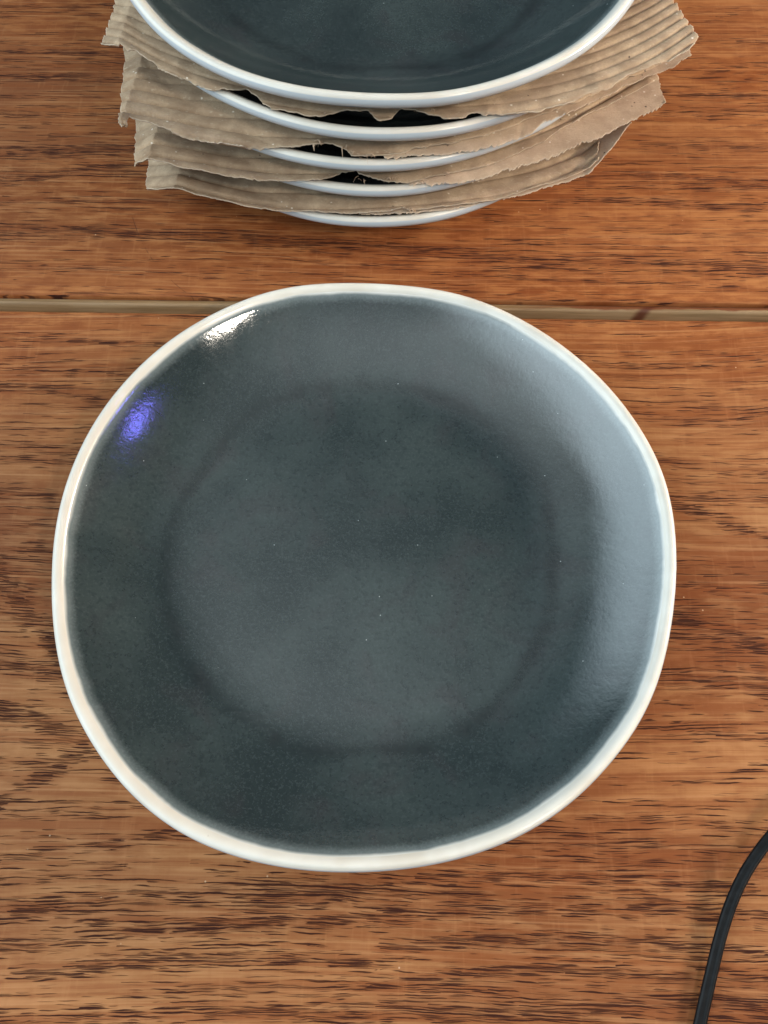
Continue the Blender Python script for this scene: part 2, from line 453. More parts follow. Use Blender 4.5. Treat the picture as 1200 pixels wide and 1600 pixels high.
def spline(pts, n):
    """smooth curve through the points (Catmull-Rom by chord length)"""
    P = np.array(pts, float)
    t = np.r_[0, np.cumsum(np.sqrt(np.linalg.norm(np.diff(P, axis=0), axis=1)) ** 2)]
    m = np.zeros_like(P)
    m[1:-1] = (P[2:] - P[:-2]) / (t[2:] - t[:-2])[:, None]
    m[0] = (P[1] - P[0]) / (t[1] - t[0]); m[-1] = (P[-1] - P[-2]) / (t[-1] - t[-2])
    s = np.linspace(0, t[-1], n)
    k = np.clip(np.searchsorted(t, s, side='right') - 1, 0, len(t) - 2)
    h = t[k + 1] - t[k]; u = (s - t[k]) / h
    a = (2 * u**3 - 3 * u**2 + 1)[:, None]; b = ((u**3 - 2 * u**2 + u) * h)[:, None]
    c = (-2 * u**3 + 3 * u**2)[:, None]; d = ((u**3 - u**2) * h)[:, None]
    return a * P[k] + b * m[k] + c * P[k + 1] + d * m[k + 1]


# ------------------------------------------------------------------ table: two planks and the strip in the joint between them
table = empty('wooden_table', (0, 0.2, -0.03), 'reddish brown hardwood table top with dark pore streaks and one long joint', 'table')
g_lo = back([(0, 485), (800, 495), (1200, 502)], 0.0)[:, :2]
g_hi = back([(0, 460), (800, 470), (1200, 475)], 0.0)[:, :2]
a_lo = np.polyfit(g_lo[:, 0], g_lo[:, 1], 1)
a_hi = np.polyfit(g_hi[:, 0], g_hi[:, 1], 1)
TX0, TX1, TYN, TYF, TT = -0.55, 0.55, -0.28, 0.80, 0.026
TL = Vector(table.location)


# the dark growth lines one can follow in the photograph: points (photo pixels), half width (mm), strength
LINES = [
    ([(-60, 850), (0, 900), (40, 950), (70, 990), (110, 1040)], 2.2, .9), ([(-40, 1035), (50, 1042), (95, 1055), (140, 1068)], .9, .8),
    ([(-60, 1100), (20, 1113), (70, 1130), (110, 1145), (130, 1163), (118, 1185), (80, 1207), (40, 1228), (0, 1255), (-50, 1300)], 2.0, 1.0),
    ([(150, 1215), (240, 1225)], .9, .5), ([(100, 1185), (160, 1190)], .8, .4), ([(-20, 1345), (60, 1336), (150, 1322), (280, 1296)], 1.1, .8), ([(-20, 1378), (130, 1366), (200, 1350)], .8, .5),
    ([(20, 1427), (80, 1415), (160, 1402), (260, 1395), (400, 1389), (620, 1396), (760, 1400)], 1.2, .9), ([(220, 1408), (400, 1407), (640, 1418)], .8, .6),
    ([(-20, 1478), (90, 1473), (150, 1463), (290, 1451), (500, 1440), (700, 1428)], 1.2, .9), ([(20, 1521), (110, 1518), (150, 1505), (240, 1497), (430, 1498), (580, 1505)], 1.3, .9),
    ([(200, 1556), (420, 1545), (600, 1542), (800, 1556)], 1.0, .6), ([(-20, 1590), (200, 1588), (420, 1580), (600, 1586)], 1.2, .7),
    ([(600, 1378), (760, 1370), (950, 1374), (1180, 1392)], 1.1, .8), ([(600, 1424), (700, 1428), (900, 1417), (1250, 1436)], 1.2, .8), ([(600, 1482), (720, 1470), (900, 1468), (1060, 1476), (1250, 1500)], 1.3, .8),
    ([(620, 1535), (760, 1518), (900, 1512), (1060, 1524), (1240, 1530)], 1.1, .8), ([(600, 1570), (700, 1582), (860, 1584), (1040, 1566), (1240, 1575)], 1.3, .8),
    ([(1040, 785), (1100, 803), (1150, 822), (1230, 850)], 1.5, .9), ([(1050, 968), (1110, 984), (1160, 1000), (1230, 1024)], 1.5, .9), ([(1030, 1060), (1100, 1065), (1230, 1080)], .9, .6),
    ([(1000, 1135), (1080, 1139), (1230, 1155)], .8, .6), ([(1010, 715), (1120, 733), (1230, 741)], 1.2, .7), ([(980, 905), (1080, 914), (1230, 930)], .8, .4), ([(960, 640), (1060, 652), (1230, 640)], 1.0, .5),
    ([(900, 560), (1000, 575), (1230, 560)], 1.0, .5), ([(900, 1280), (1100, 1285), (1230, 1300)], .9, .5), ([(880, 1325), (1000, 1318), (1230, 1340)], .8, .4),
    ([(-20, 528), (100, 533), (280, 541)], .9, .6), ([(-20, 600), (80, 610), (220, 640)], 1.3, .7), ([(-20, 690), (60, 700), (150, 716)], 1.0, .6), ([(-20, 768), (70, 776), (120, 795)], 1.1, .8), ([(-20, 575), (120, 580), (240, 590)], .9, .5),
    # far plank
    ([(-60, 12), (120, 10), (260, 6)], .9, .8), ([(-60, 82), (100, 81), (240, 90), (400, 92)], 1.0, .8), ([(-60, 118), (60, 121), (200, 122)], .9, .9), ([(-60, 150), (120, 152), (260, 150)], .8, .6), ([(-60, 178), (120, 180), (300, 178)], .8, .7),
    ([(-60, 246), (60, 238), (160, 233), (300, 236)], 1.0, .9), ([(-60, 286), (60, 280), (150, 262), (260, 256)], 1.1, .8), ([(80, 212), (180, 208), (300, 212)], .8, .7),
    ([(980, 268), (1120, 280), (1260, 284)], 1.0, .7), ([(900, 310), (1040, 320), (1260, 330)], .9, .7), ([(1000, 225), (1120, 232), (1260, 230)], .9, .7), ([(1080, 60), (1160, 66), (1280, 64)], 1.0, .6),
    ([(1060, 145), (1160, 150), (1280, 156)], .8, .6), ([(760, 375), (900, 382), (1200, 396)], 1.0, .5), ([(0, 350), (300, 372), (600, 384), (900, 420)], .9, .5), ([(500, 410), (800, 432), (1240, 452)], .9, .5)]


def figure(x, y):
    out = np.zeros(len(x))
    Q = np.c_[x, y]
    for pts, hw, st in LINES:
        p = np.array(pts, float)
        w_ = back(spline(p, 24) if len(p) > 2 else p, 0.0)[:, :2]
        ends = np.array([w_[0], w_[-1]])
        lo, hi = w_.min(0) - 0.012, w_.max(0) + 0.012
        m = (x > lo[0]) & (x < hi[0]) & (y > lo[1]) & (y < hi[1])
        q = Q[m]; best = np.full(len(q), 9.0)
        for a, b in zip(w_[:-1], w_[1:]):
            ab = b - a; t = np.clip(((q - a) @ ab) / (ab @ ab), 0, 1)
            best = np.minimum(best, np.hypot(*(q - a - t[:, None] * ab).T))
        v = st * np.exp(-(best / (hw * 0.001 * 1.45))**2) * (0.55 + 0.45 * np.sin(q[:, 0] * 170 + hw * 60 + pts[0][1]) ** 2)
        out[m] = np.maximum(out[m], v)
    return out


def plank(edge, y_out, seed, ringfn, label):
    sgn = 1 if y_out < 0.2 else -1                 # sgn=1: the joint edge is the far edge
    X = np.r_[np.linspace(TX0, -0.215, 40)[:-1], np.linspace(-0.215, 0.215, 300), np.linspace(0.215, TX1, 40)[1:]]
    nx = len(X)
    T = np.r_[np.linspace(0, 0.40, 30)[:-1], np.linspace(0.40, 1, 210)] if sgn == 1 else np.r_[np.linspace(1, 0.6, 160)[:-1], np.linspace(0.6, 0, 40)]
    nyy = len(T)
    V = []
    e = np.polyval(edge, X) - sgn * 0.0009
    for i in range(nx):
        ys = y_out + (e[i] - y_out) * T
        ys = np.sort(ys)
        V.append(np.c_[np.full(nyy, X[i]), ys, np.zeros(nyy)])
    V = np.array(V)
    # wrap down: joint edge is rounded over, then drops; outer edge drops too
    jr, jx = [], []
    wear = 0.00025 * np.interp(X, np.linspace(TX0, TX1, 160), rng.rand(160))
    prof = [(0.0005, -0.00012), (0.0008, -0.0004), (0.0009, -0.0012), (0.0009, -0.008), (0.0009, -TT)]
    ej = []
    for dy, dz in prof:
        ej.append(np.c_[X, e + sgn * (dy) - sgn * (wear if dz > -0.001 else 0), np.full(nx, dz)])
    ej = np.array(ej).transpose(1, 0, 2)
    eo = np.array([np.c_[X, np.full(nx, y_out - sgn * 0.002), np.full(nx, dz)] for dz in (-0.002, -TT)]).transpose(1, 0, 2)
    if sgn == 1:
        A = np.concatenate([eo[:, ::-1], V, ej], axis=1)
    else:
        A = np.concatenate([ej[:, ::-1], V, eo], axis=1)
    nv = A.shape[1]
    W = A.reshape(-1, 3)
    faces = grid_faces(nx, nv)
    # underside + ends
    for i in range(nx - 1):
        faces.append((i * nv, i * nv + nv - 1, (i + 1) * nv + nv - 1, (i + 1) * nv))
    faces.append(tuple(range(0, nv)))
    faces.append(tuple(range((nx - 1) * nv, nx * nv))[::-1])
    ring, flow = ringfn(W[:, 0], W[:, 1])
    fg = figure(W[:, 0], W[:, 1])
    den = (0.20 + 0.10 * np.sin(W[:, 0] * 23 + W[:, 1] * 9 + seed) * np.sin(W[:, 1] * 41 + seed)) if sgn == 1 else 0.10 + 0.50 * np.exp(-np.maximum(0, W[:, 1] - 0.215) / 0.045)
    stn_shd = sum(a * np.exp(-((W[:, 0] - cx) / rx)**2 - ((W[:, 1] - cy) / ry)**2) for cx, cy, rx, ry, a in
              [(-0.17, 0.345, 0.06, 0.045, .45), (-0.17, 0.335, 0.07, 0.012, .45), (-0.15, 0.30, 0.06, 0.010, .4), (-0.19, 0.00, 0.03, 0.02, .2), (0.0, -0.035, 0.06, 0.006, .25), (0.19, 0.11, 0.03, 0.03, .2), (0.15, 0.30, 0.05, 0.012, .35), (-0.02, 0.225, 0.08, 0.009, .25), (0.17, 0.38, 0.06, 0.02, .35),  # leading entries also paint the stack's shade into the wood at left
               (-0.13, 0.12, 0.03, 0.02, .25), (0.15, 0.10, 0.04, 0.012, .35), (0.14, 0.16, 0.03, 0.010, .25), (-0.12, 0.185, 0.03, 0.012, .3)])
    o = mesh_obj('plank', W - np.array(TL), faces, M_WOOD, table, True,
                 {'ring': ring + W[:, 2] * 1000, 'flow': flow, 'seed': np.full(len(W), seed), 'figure': fg, 'density': den, 'stain_shade': stn_shd,
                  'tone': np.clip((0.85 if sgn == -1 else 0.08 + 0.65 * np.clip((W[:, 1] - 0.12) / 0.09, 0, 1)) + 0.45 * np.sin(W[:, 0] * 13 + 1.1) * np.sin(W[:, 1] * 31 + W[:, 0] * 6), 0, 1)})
    o['label'] = label
    return o


def ring_front(x, y):
    # long cathedral closing at the left, a second one opening at the right
    yc = 0.040 + 0.10 * np.maximum(0, x + 0.08) * 0.2
    L = np.clip((x + 0.30) / 0.22, 0, None)
    g = 0.060 * (1 - np.exp(-L**2))
    r1 = np.sqrt((y - yc)**2 + g**2) * 1000
    bump = 9.0 * np.exp(-((x - 0.175) / 0.05)**2 - ((y - 0.075) / 0.05)**2)
    swirl = 5.0 * np.sin(x * 38 + 0.6) * np.exp(-((y - 0.0) / 0.05)**2)
    r = np.where(y < yc, r1, r1 + 31) + bump + swirl
    flow = -0.0035 * np.exp(-((x - 0.19) / 0.05)**2) * np.tanh((y - 0.07) / 0.02) + 0.0016 * np.sin(x * 21 + y * 30)
    return r, flow


def ring_back(x, y):
    r = y * 1000 + 6 * np.sin(x * 14) + 5 * np.exp(-((x - 0.15) / 0.03)**2)
    return r, 0.0012 * np.sin(x * 17 + 1.0) + 0.0 * y


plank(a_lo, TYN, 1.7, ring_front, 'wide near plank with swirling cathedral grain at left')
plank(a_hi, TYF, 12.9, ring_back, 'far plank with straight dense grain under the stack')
# strip: rounded tan moulding lying sunk in the joint
X = np.linspace(TX0 + 0.001, TX1 - 0.001, 260)
y0 = np.polyval(a_lo, X) + 0.0002; y1 = np.polyval(a_hi, X) - 0.0002
sv = []
for t in np.linspace(0, 1, 17):
    zz = -0.0105 + 0.0090 * (lambda q: q * q * (3 - 2 * q))(min(1.0, max(0.0, (t - 0.08) / 0.62))) * (1 - 0.10 * t ** 8)
    wv = 0.00012 * np.interp(X, np.linspace(TX0, TX1, 90), rng.rand(90))
    sv.append(np.c_[X, y0 + (y1 - y0) * t, np.full(len(X), zz) + wv])
sv.append(np.c_[X, y1, np.full(len(X), -TT + 0.004)]); sv.insert(0, np.c_[X, y0, np.full(len(X), -TT + 0.004)])
sv = np.array(sv).transpose(1, 0, 2); nvv = sv.shape[1]
fs = grid_faces(len(X), nvv)
for i in range(len(X) - 1):
    fs.append((i * nvv, i * nvv + nvv - 1, (i + 1) * nvv + nvv - 1, (i + 1) * nvv))
fs.append(tuple(range(nvv))); fs.append(tuple(range((len(X) - 1) * nvv, len(X) * nvv))[::-1])
ac = np.r_[0, np.linspace(0, 1, 17), 1]
o = mesh_obj('joint_strip', sv.reshape(-1, 3) - np.array(TL), fs, M_STRIP, table, True, {'across': np.tile(ac, len(X))})
o['label'] = 'narrow tan strip sunk in the joint between the planks'

# ------------------------------------------------------------------ plates
# measured outline of the near plate: angle (deg), radius (mm)
OUT = [(100.5, 104.4), (107.1, 105.7), (114.0, 106.1), (121.1, 106.1), (128.5, 106.1), (136.5, 105.9), (145.6, 105.3), (156.3, 104.8), (164.8, 104.2),
       (171.7, 103.9), (178.9, 103.4), (188.9, 103.0), (195.0, 103.4), (202.2, 104.3), (209.2, 105.4), (216.5, 106.1), (221.7, 106.4), (230.6, 107.1),
       (237.6, 107.2), (243.5, 106.9), (248.9, 106.1), (254.2, 105.4), (259.3, 104.7), (264.4, 104.1), (269.4, 103.7), (274.5, 103.6), (279.6, 103.7),
       (284.8, 104.0), (290.1, 104.4), (295.6, 104.8), (301.5, 105.1), (308.1, 105.2), (315.7, 105.0), (324.9, 105.2), (331.6, 104.9), (338.8, 104.1),
       (347.9, 103.7), (359.1, 104.5), (5.4, 105.5), (11.9, 106.2), (17.3, 106.5), (23.7, 106.2), (34.3, 105.8), (43.1, 105.2), (51.4, 105.0), (59.0, 104.9),
       (66.3, 105.0), (73.4, 104.6), (80.1, 103.6), (86.9, 103.2), (93.8, 103.5)]
OUT.sort()
oa = np.array([a for a, r in OUT]); orr = np.array([r for a, r in OUT])
NA = 288
ang = np.arange(NA) * 360.0 / NA
out_meas = np.interp(ang, np.r_[oa[-1] - 360, oa, oa[0] + 360], np.r_[orr[-1], orr, orr[0]])
kern = np.exp(-0.5 * (np.arange(-12, 13) / 3.0)**2); kern /= kern.sum()
out_meas = np.convolve(np.r_[out_meas[-12:], out_meas, out_meas[:12]], kern, 'valid')

# inside of the bowl: radius, height (mm); the outermost points form the white lip
INSIDE = [(float(r_), 5.35 + 17.35 * (max(0.0, r_ - 55) / 45.9) ** 2.35) for r_ in (0, 8, 16, 24, 32, 40, 48, 55, 60, 64, 67, 70, 73, 76, 79, 82, 85, 88, 90.5, 93, 95, 97, 98.7, 100.0, 100.9)]
LIP = [(101.5, 23.3), (102.2, 23.75), (102.9, 23.95), (103.6, 23.9), (104.2, 23.55), (104.65, 23.0), (104.9, 22.3), (105.0, 21.6), (104.85, 20.9)]
OUTSIDE = [(104.4, 20.1), (103.5, 19.0), (102.2, 17.8), (100.3, 16.4), (97.5, 14.4), (94, 12.2), (90, 10.0), (84, 7.4), (78, 5.4), (71, 3.8), (66.5, 2.9),
           (65.5, 1.8), (65.2, 0.6), (64.6, 0.05), (62.2, 0.0), (61.4, 0.6), (60.6, 2.4), (55, 3.0), (30, 3.4), (8, 3.5), (0, 3.5)]


def dense(prof, k):
    P = np.array(prof, float)
    return spline(P, k)


def make_plate(name, loc, outline, seed, dents, label, cat, group=None, tilt=(0, 0)):
    r_ = np.random.RandomState(seed)
    root = empty(name, loc, label, cat, group)
    root.rotation_euler = (tilt[0], tilt[1], 0)
    th = np.radians(ang)
    vwob = 0.35 * np.sin(2 * th + r_.rand() * 6) + 0.22 * np.sin(3 * th + r_.rand() * 6) + 0.10 * np.sin(7 * th + r_.rand() * 6)
    dr = outline - 105.0

    def ringpts(r, z, sub):
        kf = np.clip((r - 58) / 44, 0, 1) ** 1.6
        rr = r + dr * kf
        zz = z + vwob * kf - sub
        for (da, dr0, wa, wr, amp) in dents:            # shallow thumb marks in the wall
            dd = (np.degrees(th) - da + 180) % 360 - 180
            zz = zz + amp * np.exp(-(dd / wa)**2 - ((r - dr0) / wr)**2)
        return np.c_[rr * np.cos(th), rr * np.sin(th), zz] / 1000

    ins = dense(INSIDE, 64); lip = spline(LIP, 16); outs = spline(OUTSIDE, 54)
    # body: white, inside face 0.35 mm under the coloured glaze
    prof, outside = [], []
    for r, z in ins[1:]:
        s = 0.35 * np.clip((100.9 - r) / 0.7, 0, 1)
        prof.append(ringpts(r, z, s)); outside.append(0)
    for r, z in lip: prof.append(ringpts(r, z, 0)); outside.append(0)
    for q, (r, z) in enumerate(outs[:-1]): prof.append(ringpts(r, max(z, 0), 0)); outside.append(1)
    for q in range(8): outside[len(ins) - 1 + len(lip) - 1 - q] = [1, 1, 1, 1, 0.95, 0.8, 0.45, 0.1][q]
    nv = len(prof)
    A = np.array(prof).transpose(1, 0, 2).reshape(-1, 3)
    V = np.vstack([A, [[0, 0, 0.0050]], [[0, 0, 0.0035]]])
    F = grid_faces(NA, nv, True, flip=True)
    c1, c2 = NA * nv, NA * nv + 1
    for i in range(NA):
        j = (i + 1) % NA
        F.append((c1, i * nv, j * nv)); F.append((c2, j * nv + nv - 1, i * nv + nv - 1))
    oa_ = np.r_[np.tile(outside, NA), 0, 1]
    mesh_obj('body', V, F, M_WHITE, root, True, {'outside': oa_})
    # coloured glaze: a skin in the well, running out to nothing at the lip
    prof, rads = [], []
    for r, z in ins[1:]:
        prof.append(ringpts(r, z, 0.0)); rads.append(r)
    e = ringpts(101.05, 22.75, 0.0); prof.append(e); rads.append(101.2)
    nv = len(prof)
    A = np.array(prof).transpose(1, 0, 2).reshape(-1, 3)
    V = np.vstack([A, [[0, 0, 0.00535]]])
    F = grid_faces(NA, nv, True, flip=True)
    for i in range(NA):
        F.append((NA * nv, i * nv, ((i + 1) % NA) * nv))
    mesh_obj('glaze', V, F, M_BLUE, root, True, {'rad': np.r_[np.tile(rads, NA), 0]})
    return root


dents_front = [(183, 88, 7, 5, 0.9), (176, 80, 9, 5, -0.5), (160, 80, 16, 6, -0.25), (208, 82, 14, 5, 0.35), (60, 84, 20, 7, 0.35), (20, 86, 12, 6, -0.3), (133, 74, 14, 5, 0.35)]
make_plate('plate', tuple(PLATE_C), out_meas, 3, dents_front,
           'slate blue glazed plate with wavy white rim lying alone on the near plank', 'plate')

S = 0.014259
CEN = [(-0.00420, 0.33855), (-0.00323, 0.33916), (-0.00650, 0.33962), (-0.00604, 0.34142), (-0.00638, 0.33942)]
WOB = [[(211.7, -0.26), (223.1, 0.6), (240.6, 0.69), (254.1, -0.02), (264.0, -0.9), (273.6, -0.9), (282.8, 0.1), (295.3, 0.12), (309.9, 0.7), (319.5, 0.5), (330.3, -0.07)],
       [(229.3, -0.28), (240.9, -0.55), (252.6, -0.17), (263.2, 0.32), (273.2, 0.3), (282.8, 0.5), (296.2, -0.33)],
       [(243.8, 0.5), (253.7, 0.11), (264.6, -0.23), (275.1, -0.04), (285.4, -0.26), (300.1, -0.8), (312.6, 0.3)],
       [(251.2, -0.3), (264.0, 0.27), (275.0, 0.5), (285.8, -0.1), (291.7, -0.5)],
       [(248.1, -0.1), (258.1, 0.2), (268.5, 0.0), (275.3, 0.1), (286.4, 0.4), (296.9, -0.5)]]
plab = ['top plate of the stack, its dark glazed well showing', 'second plate from the top of the stack, between two cardboard sheets',
        'middle plate of the stack, third from the top', 'fourth plate from the top of the stack, second above the table',
        'bottom plate of the stack, resting directly on the table']
for i in range(5):
    r_ = np.random.RandomState(40 + i)
    t_ = np.radians(ang)
    wa_ = np.array(WOB[i])
    ol = 105 + np.interp(ang, np.r_[wa_[0, 0] - 30, wa_[:, 0], wa_[-1, 0] + 30], np.r_[0, wa_[:, 1], 0])
    ol = np.convolve(np.r_[ol[-12:], ol, ol[:12]], kern, 'valid')
    dn = [(r_.rand() * 360, 84, 15, 6, 0.4), (r_.rand() * 360, 86, 12, 6, -0.4)]
    make_plate('plate', (CEN[i][0], CEN[i][1], S * (4 - i)), ol, 60 + i, dn, plab[i], 'plate', 'slate blue plates in the stack')

# ------------------------------------------------------------------ corrugated sheets between the stacked plates
SC = np.array([-0.0053, 0.3395])
IN_R = np.array([p[0] for p in INSIDE] + [102.9, 104.3]) / 1000
IN_Z = np.array([p[1] for p in INSIDE] + [24.1, 24.2]) / 1000
OU = np.array(OUTSIDE[::-1]); OUm = OU[OU[:, 0] > 70]
RISE = 0.26


def zfield(x, y, k, fold=None):
    """height of sheet k (0 = topmost) : midway between the plate above and the plate below, rising outside the rim"""
    zup, zlow = S * (4 - k), S * (3 - k)
    r = np.hypot(x - SC[0], y - SC[1])
    top = zup + np.interp(r, OUm[:, 0] / 1000, OUm[:, 1] / 1000) * 1.0
    top = np.where(r < 0.0655, zup - 0.0006, top)
    low = zlow + np.interp(r, IN_R, IN_Z)
    z = np.minimum(zlow + 0.0257, top - 0.0014)
    z = np.where(r < 0.0655, zup - 0.0022, z)
    zr_ = zlow + 0.0241 + 0.0016
    tt = np.clip((r - 0.094) / 0.009, 0, 1)
    z = z * (1 - tt) + zr_ * tt
    rise = RISE * (1 / (1 + np.exp((x - SC[0]) / 0.02))) + 0.05
    z = z + rise * np.maximum(0, r - 0.105) - 1.1 * np.maximum(0, r - 0.128)**2
    if fold:
        fx0, sl0, fx1, sl1 = fold
        z = z + sl0 * np.maximum(0, fx0 - x) + sl1 * np.maximum(0, x - fx1)
    return z


def fold_at(px, k):
    return project([px], k)[0, 0]


def project(px, k, fold=None, dz=0.0):
    px = np.array(px, float)
    z = np.full(len(px), S * (3 - k) + 0.025)
    for _ in range(25):
        P = back(px, z)
        z = 0.5 * z + 0.5 * (zfield(P[:, 0], P[:, 1], k, fold) + dz)
    return back(px, z)[:, :2]


def resample(P, n):
    P = np.array(P, float)
    t = np.r_[0, np.cumsum(np.linalg.norm(np.diff(P, axis=0), axis=1))]
    s = np.linspace(0, t[-1], n)
    return np.c_[np.interp(s, t, P[:, 0]), np.interp(s, t, P[:, 1])]


def rough_noise(n, scales, r_):
    out = np.zeros(n)
    for cells, amp in scales:
        out += amp * np.interp(np.linspace(0, cells, n), np.arange(cells + 1), r_.randn(cells + 1))
    return out


def sheet_part(name, k, outer, inner, parent, mat, wave, amp, thick, dz, fold, seed, rough, lift=None, nu=620, nv=130, phase=0.0, pinch=0.0, label=None):
    r_ = np.random.RandomState(seed)
    o2 = project(resample(outer, nu), k, fold, dz)
    i2 = project(resample(inner, nu), k, fold, dz)
    i2 = np.c_[np.convolve(np.pad(i2[:, 0], 20, 'edge'), np.ones(41) / 41, 'valid'), np.convolve(np.pad(i2[:, 1], 20, 'edge'), np.ones(41) / 41, 'valid')]
    jag = rough_noise(nu, [(26, 0.00022), (110, 0.00018), (300, 0.00014)], r_) * rough
    o2 = o2 + np.c_[0.25 * jag, jag]
    # ridge direction: smooth fit of the outer edge
    xs = np.linspace(o2[:, 0].min(), o2[:, 0].max(), 60)
    order = np.argsort(o2[:, 0])
    pf = np.polyfit(o2[order, 0], o2[order, 1], 4)
    jr = rough_noise(nv, [(9, 0.00035), (40, 0.00020)], r_); jr[0] *= 0.5
    jl = rough_noise(nv, [(9, 0.00035), (40, 0.00020)], r_)
    A = np.zeros((nu, nv, 3))
    vs = np.linspace(0, 1, nv) ** 1.15
    ulin = np.linspace(0, 1, nu)
    crump = rough_noise(nu, [(14, 0.0003), (45, 0.00022)], r_) * (1.0 if amp else 0.35)
    for j, v in enumerate(vs):
        P = o2 * (1 - v) + i2 * v
        P[:, 0] += jl[j] * np.exp(-ulin * 60) + jr[j] * np.exp(-(1 - ulin) * 60)
        z = zfield(P[:, 0], P[:, 1], k, fold) + dz
        rr = np.hypot(P[:, 0] - SC[0], P[:, 1] - SC[1])
        free = np.clip((rr - 0.099) / 0.006, 0.0, 1)
        wob = 0.25 * np.sin(P[:, 0] * 60 + seed) + crump * 120
        s = (P[:, 1] - np.polyval(pf, P[:, 0])) / wave + phase + wob * 0.15
        if amp:
            ridge = 0.45 * np.abs(np.sin(np.pi * s)) ** 0.6 - 0.6 * np.exp(-((s - np.round(s)) / 0.10)**2) - 0.1
            z = z + amp * ridge * (0.3 + 0.7 * free)
        z = z + crump * np.exp(-v * 6) * (0.3 + free)
        if lift is not None:
            z = z + lift(P[:, 0], v, ulin)
        A[:, j] = np.c_[P, z]
    edge = np.zeros((nu, nv)); edge[:, 0] = 1; edge[:, 1] = 0.35; edge[0, :] = 1; edge[-1, :] = 1
    o = mesh_obj(name, A.reshape(-1, 3) - np.array(parent.location), grid_faces(nu, nv), mat, parent, True, {'edge': edge})
    md = o.modifiers.new('thickness', 'SOLIDIFY'); md.thickness = thick; md.offset = -1
    if label: o['label'] = label
    return o


def shreds(k, where, parent, seed, n, mat, L=0.004):
    """torn paper fibres standing off the ragged edge"""
    r_ = np.random.RandomState(seed)
    V, F = [], []
    for (px, py) in where:
        b = project([(px, py)], k)[0]
        for _ in range(n):
            p = np.array([b[0] + r_.randn() * 0.0016, b[1] + r_.randn() * 0.0006, 0])
            p[2] = zfield(p[0], p[1], k) + 0.0006
            d = np.array([r_.randn(), -0.6 + 0.7 * r_.randn(), 0.25 * r_.randn()]); d /= np.linalg.norm(d)
            w_ = r_.uniform(0.00006, 0.00014) if r_.rand() < 0.6 else r_.uniform(0.0003, 0.0007)
            side = np.cross(d, [0, 0, 1]); side /= np.linalg.norm(side) + 1e-9
            ln = L * r_.uniform(0.3, 1.0)
            m = 6; base = len(V)
            for q in range(m):
                t = q / (m - 1)
                c = p + d * ln * t + np.array([0, 0, 0.0012 * math.sin(t * 3 + r_.rand() * 0.4)])
                ww = w_ * (1 - 0.8 * t)
                V += [c - side * ww, c + side * ww + np.array([0, 0, ww * 0.6])]
                if q:
                    F.append((base + 2 * q - 2, base + 2 * q - 1, base + 2 * q + 1, base + 2 * q))
                d = d + r_.randn(3) * 0.16; d /= np.linalg.norm(d)
    o = mesh_obj('torn_fibres', np.array(V) - np.array(parent.location), F, mat, parent)
    md = o.modifiers.new('thickness', 'SOLIDIFY'); md.thickness = 0.00008
    o['kind'] = 'stuff'
    return o


def crop2(*p): return [(600 + a / 2.0, b / 2.0) for a, b in p]


sl = ['topmost corrugated cardboard sheet, under the top plate, with wide pale ribbed corner at right',
      'second corrugated cardboard sheet from the top, with ragged edge and pale strip at right',
      'third corrugated cardboard sheet from the top, with torn brown strip rising to the right',
      'lowest corrugated cardboard sheet, just above the bottom plate of the stack']
roots = []
for k in range(4):
    roots.append(empty('cardboard_sheet', (SC[0], SC[1], S * (4 - k)), sl[k], 'cardboard', 'corrugated cardboard sheets between the stacked plates'))

# sheet 1
o1 = [(157, 72), (170, 74), (188, 71), (200, 80), (214, 82), (232, 95), (262, 112), (300, 128), (330, 140), (362, 144), (385, 139), (400, 150), (425, 172), (442, 174),
      (470, 181), (500, 182), (520, 176), (545, 172), (562, 174), (575, 172), (590, 187), (608, 187), (625, 171), (645, 169), (668, 177), (700, 184), (722, 184), (735, 180),
      (760, 181), (800, 178), (845, 176), (852, 170), (880, 164), (915, 148), (950, 138), (985, 118), (1030, 98), (1075, 80), (1092, 60)]
i1 = [(181, -20), (240, -60), (420, 20), (620, 40), (800, 10), (940, -60), (1040, -22)]
sheet_part('fluted_face', 0, o1, i1, roots[0], M_FLUTE, 0.0052, 0.0013, 0.0004, 0, (fold_at((188, 60), 0), -0.5, 0.2, 0), 11, 1.0)
# sheet 2
o2 = [(187, 190), (193, 200), (203, 183), (225, 190), (262, 201), (300, 212), (340, 220), (380, 229), (430, 230), (470, 231), (498, 227), (520, 225), (535, 230), (552, 244), (572, 246),
      (600, 240), (650, 231), (700, 224), (750, 213), (810, 192), (820, 185), (850, 178), (900, 158), (950, 135), (1000, 112), (1040, 92), (1076, 78)]
i2 = [(184, 40), (300, 30), (420, 60), (620, 90), (800, 60), (960, 0), (1050, -10)]
sheet_part('fluted_face', 1, o2, i2, roots[1], M_FLUTE, 0.0076, 0.0022, 0.0004, 0, (fold_at((203, 150), 1), -0.6, 0.2, 0), 12, 1.0, phase=0.1)
l2 = [(600, 247), (650, 243), (700, 240), (735, 236), (780, 226), (830, 208), (850, 190), (900, 172), (950, 148), (1000, 124), (1050, 106), (1080, 86)]
li2 = [(602, 170), (700, 160), (800, 140), (900, 100), (1000, 50), (1072, 40)]
sheet_part('paper_liner', 1, l2, li2, roots[1], M_LINER, 1, 0, 0.0003, -0.0010, None, 22, 1.6, nu=420, nv=40)
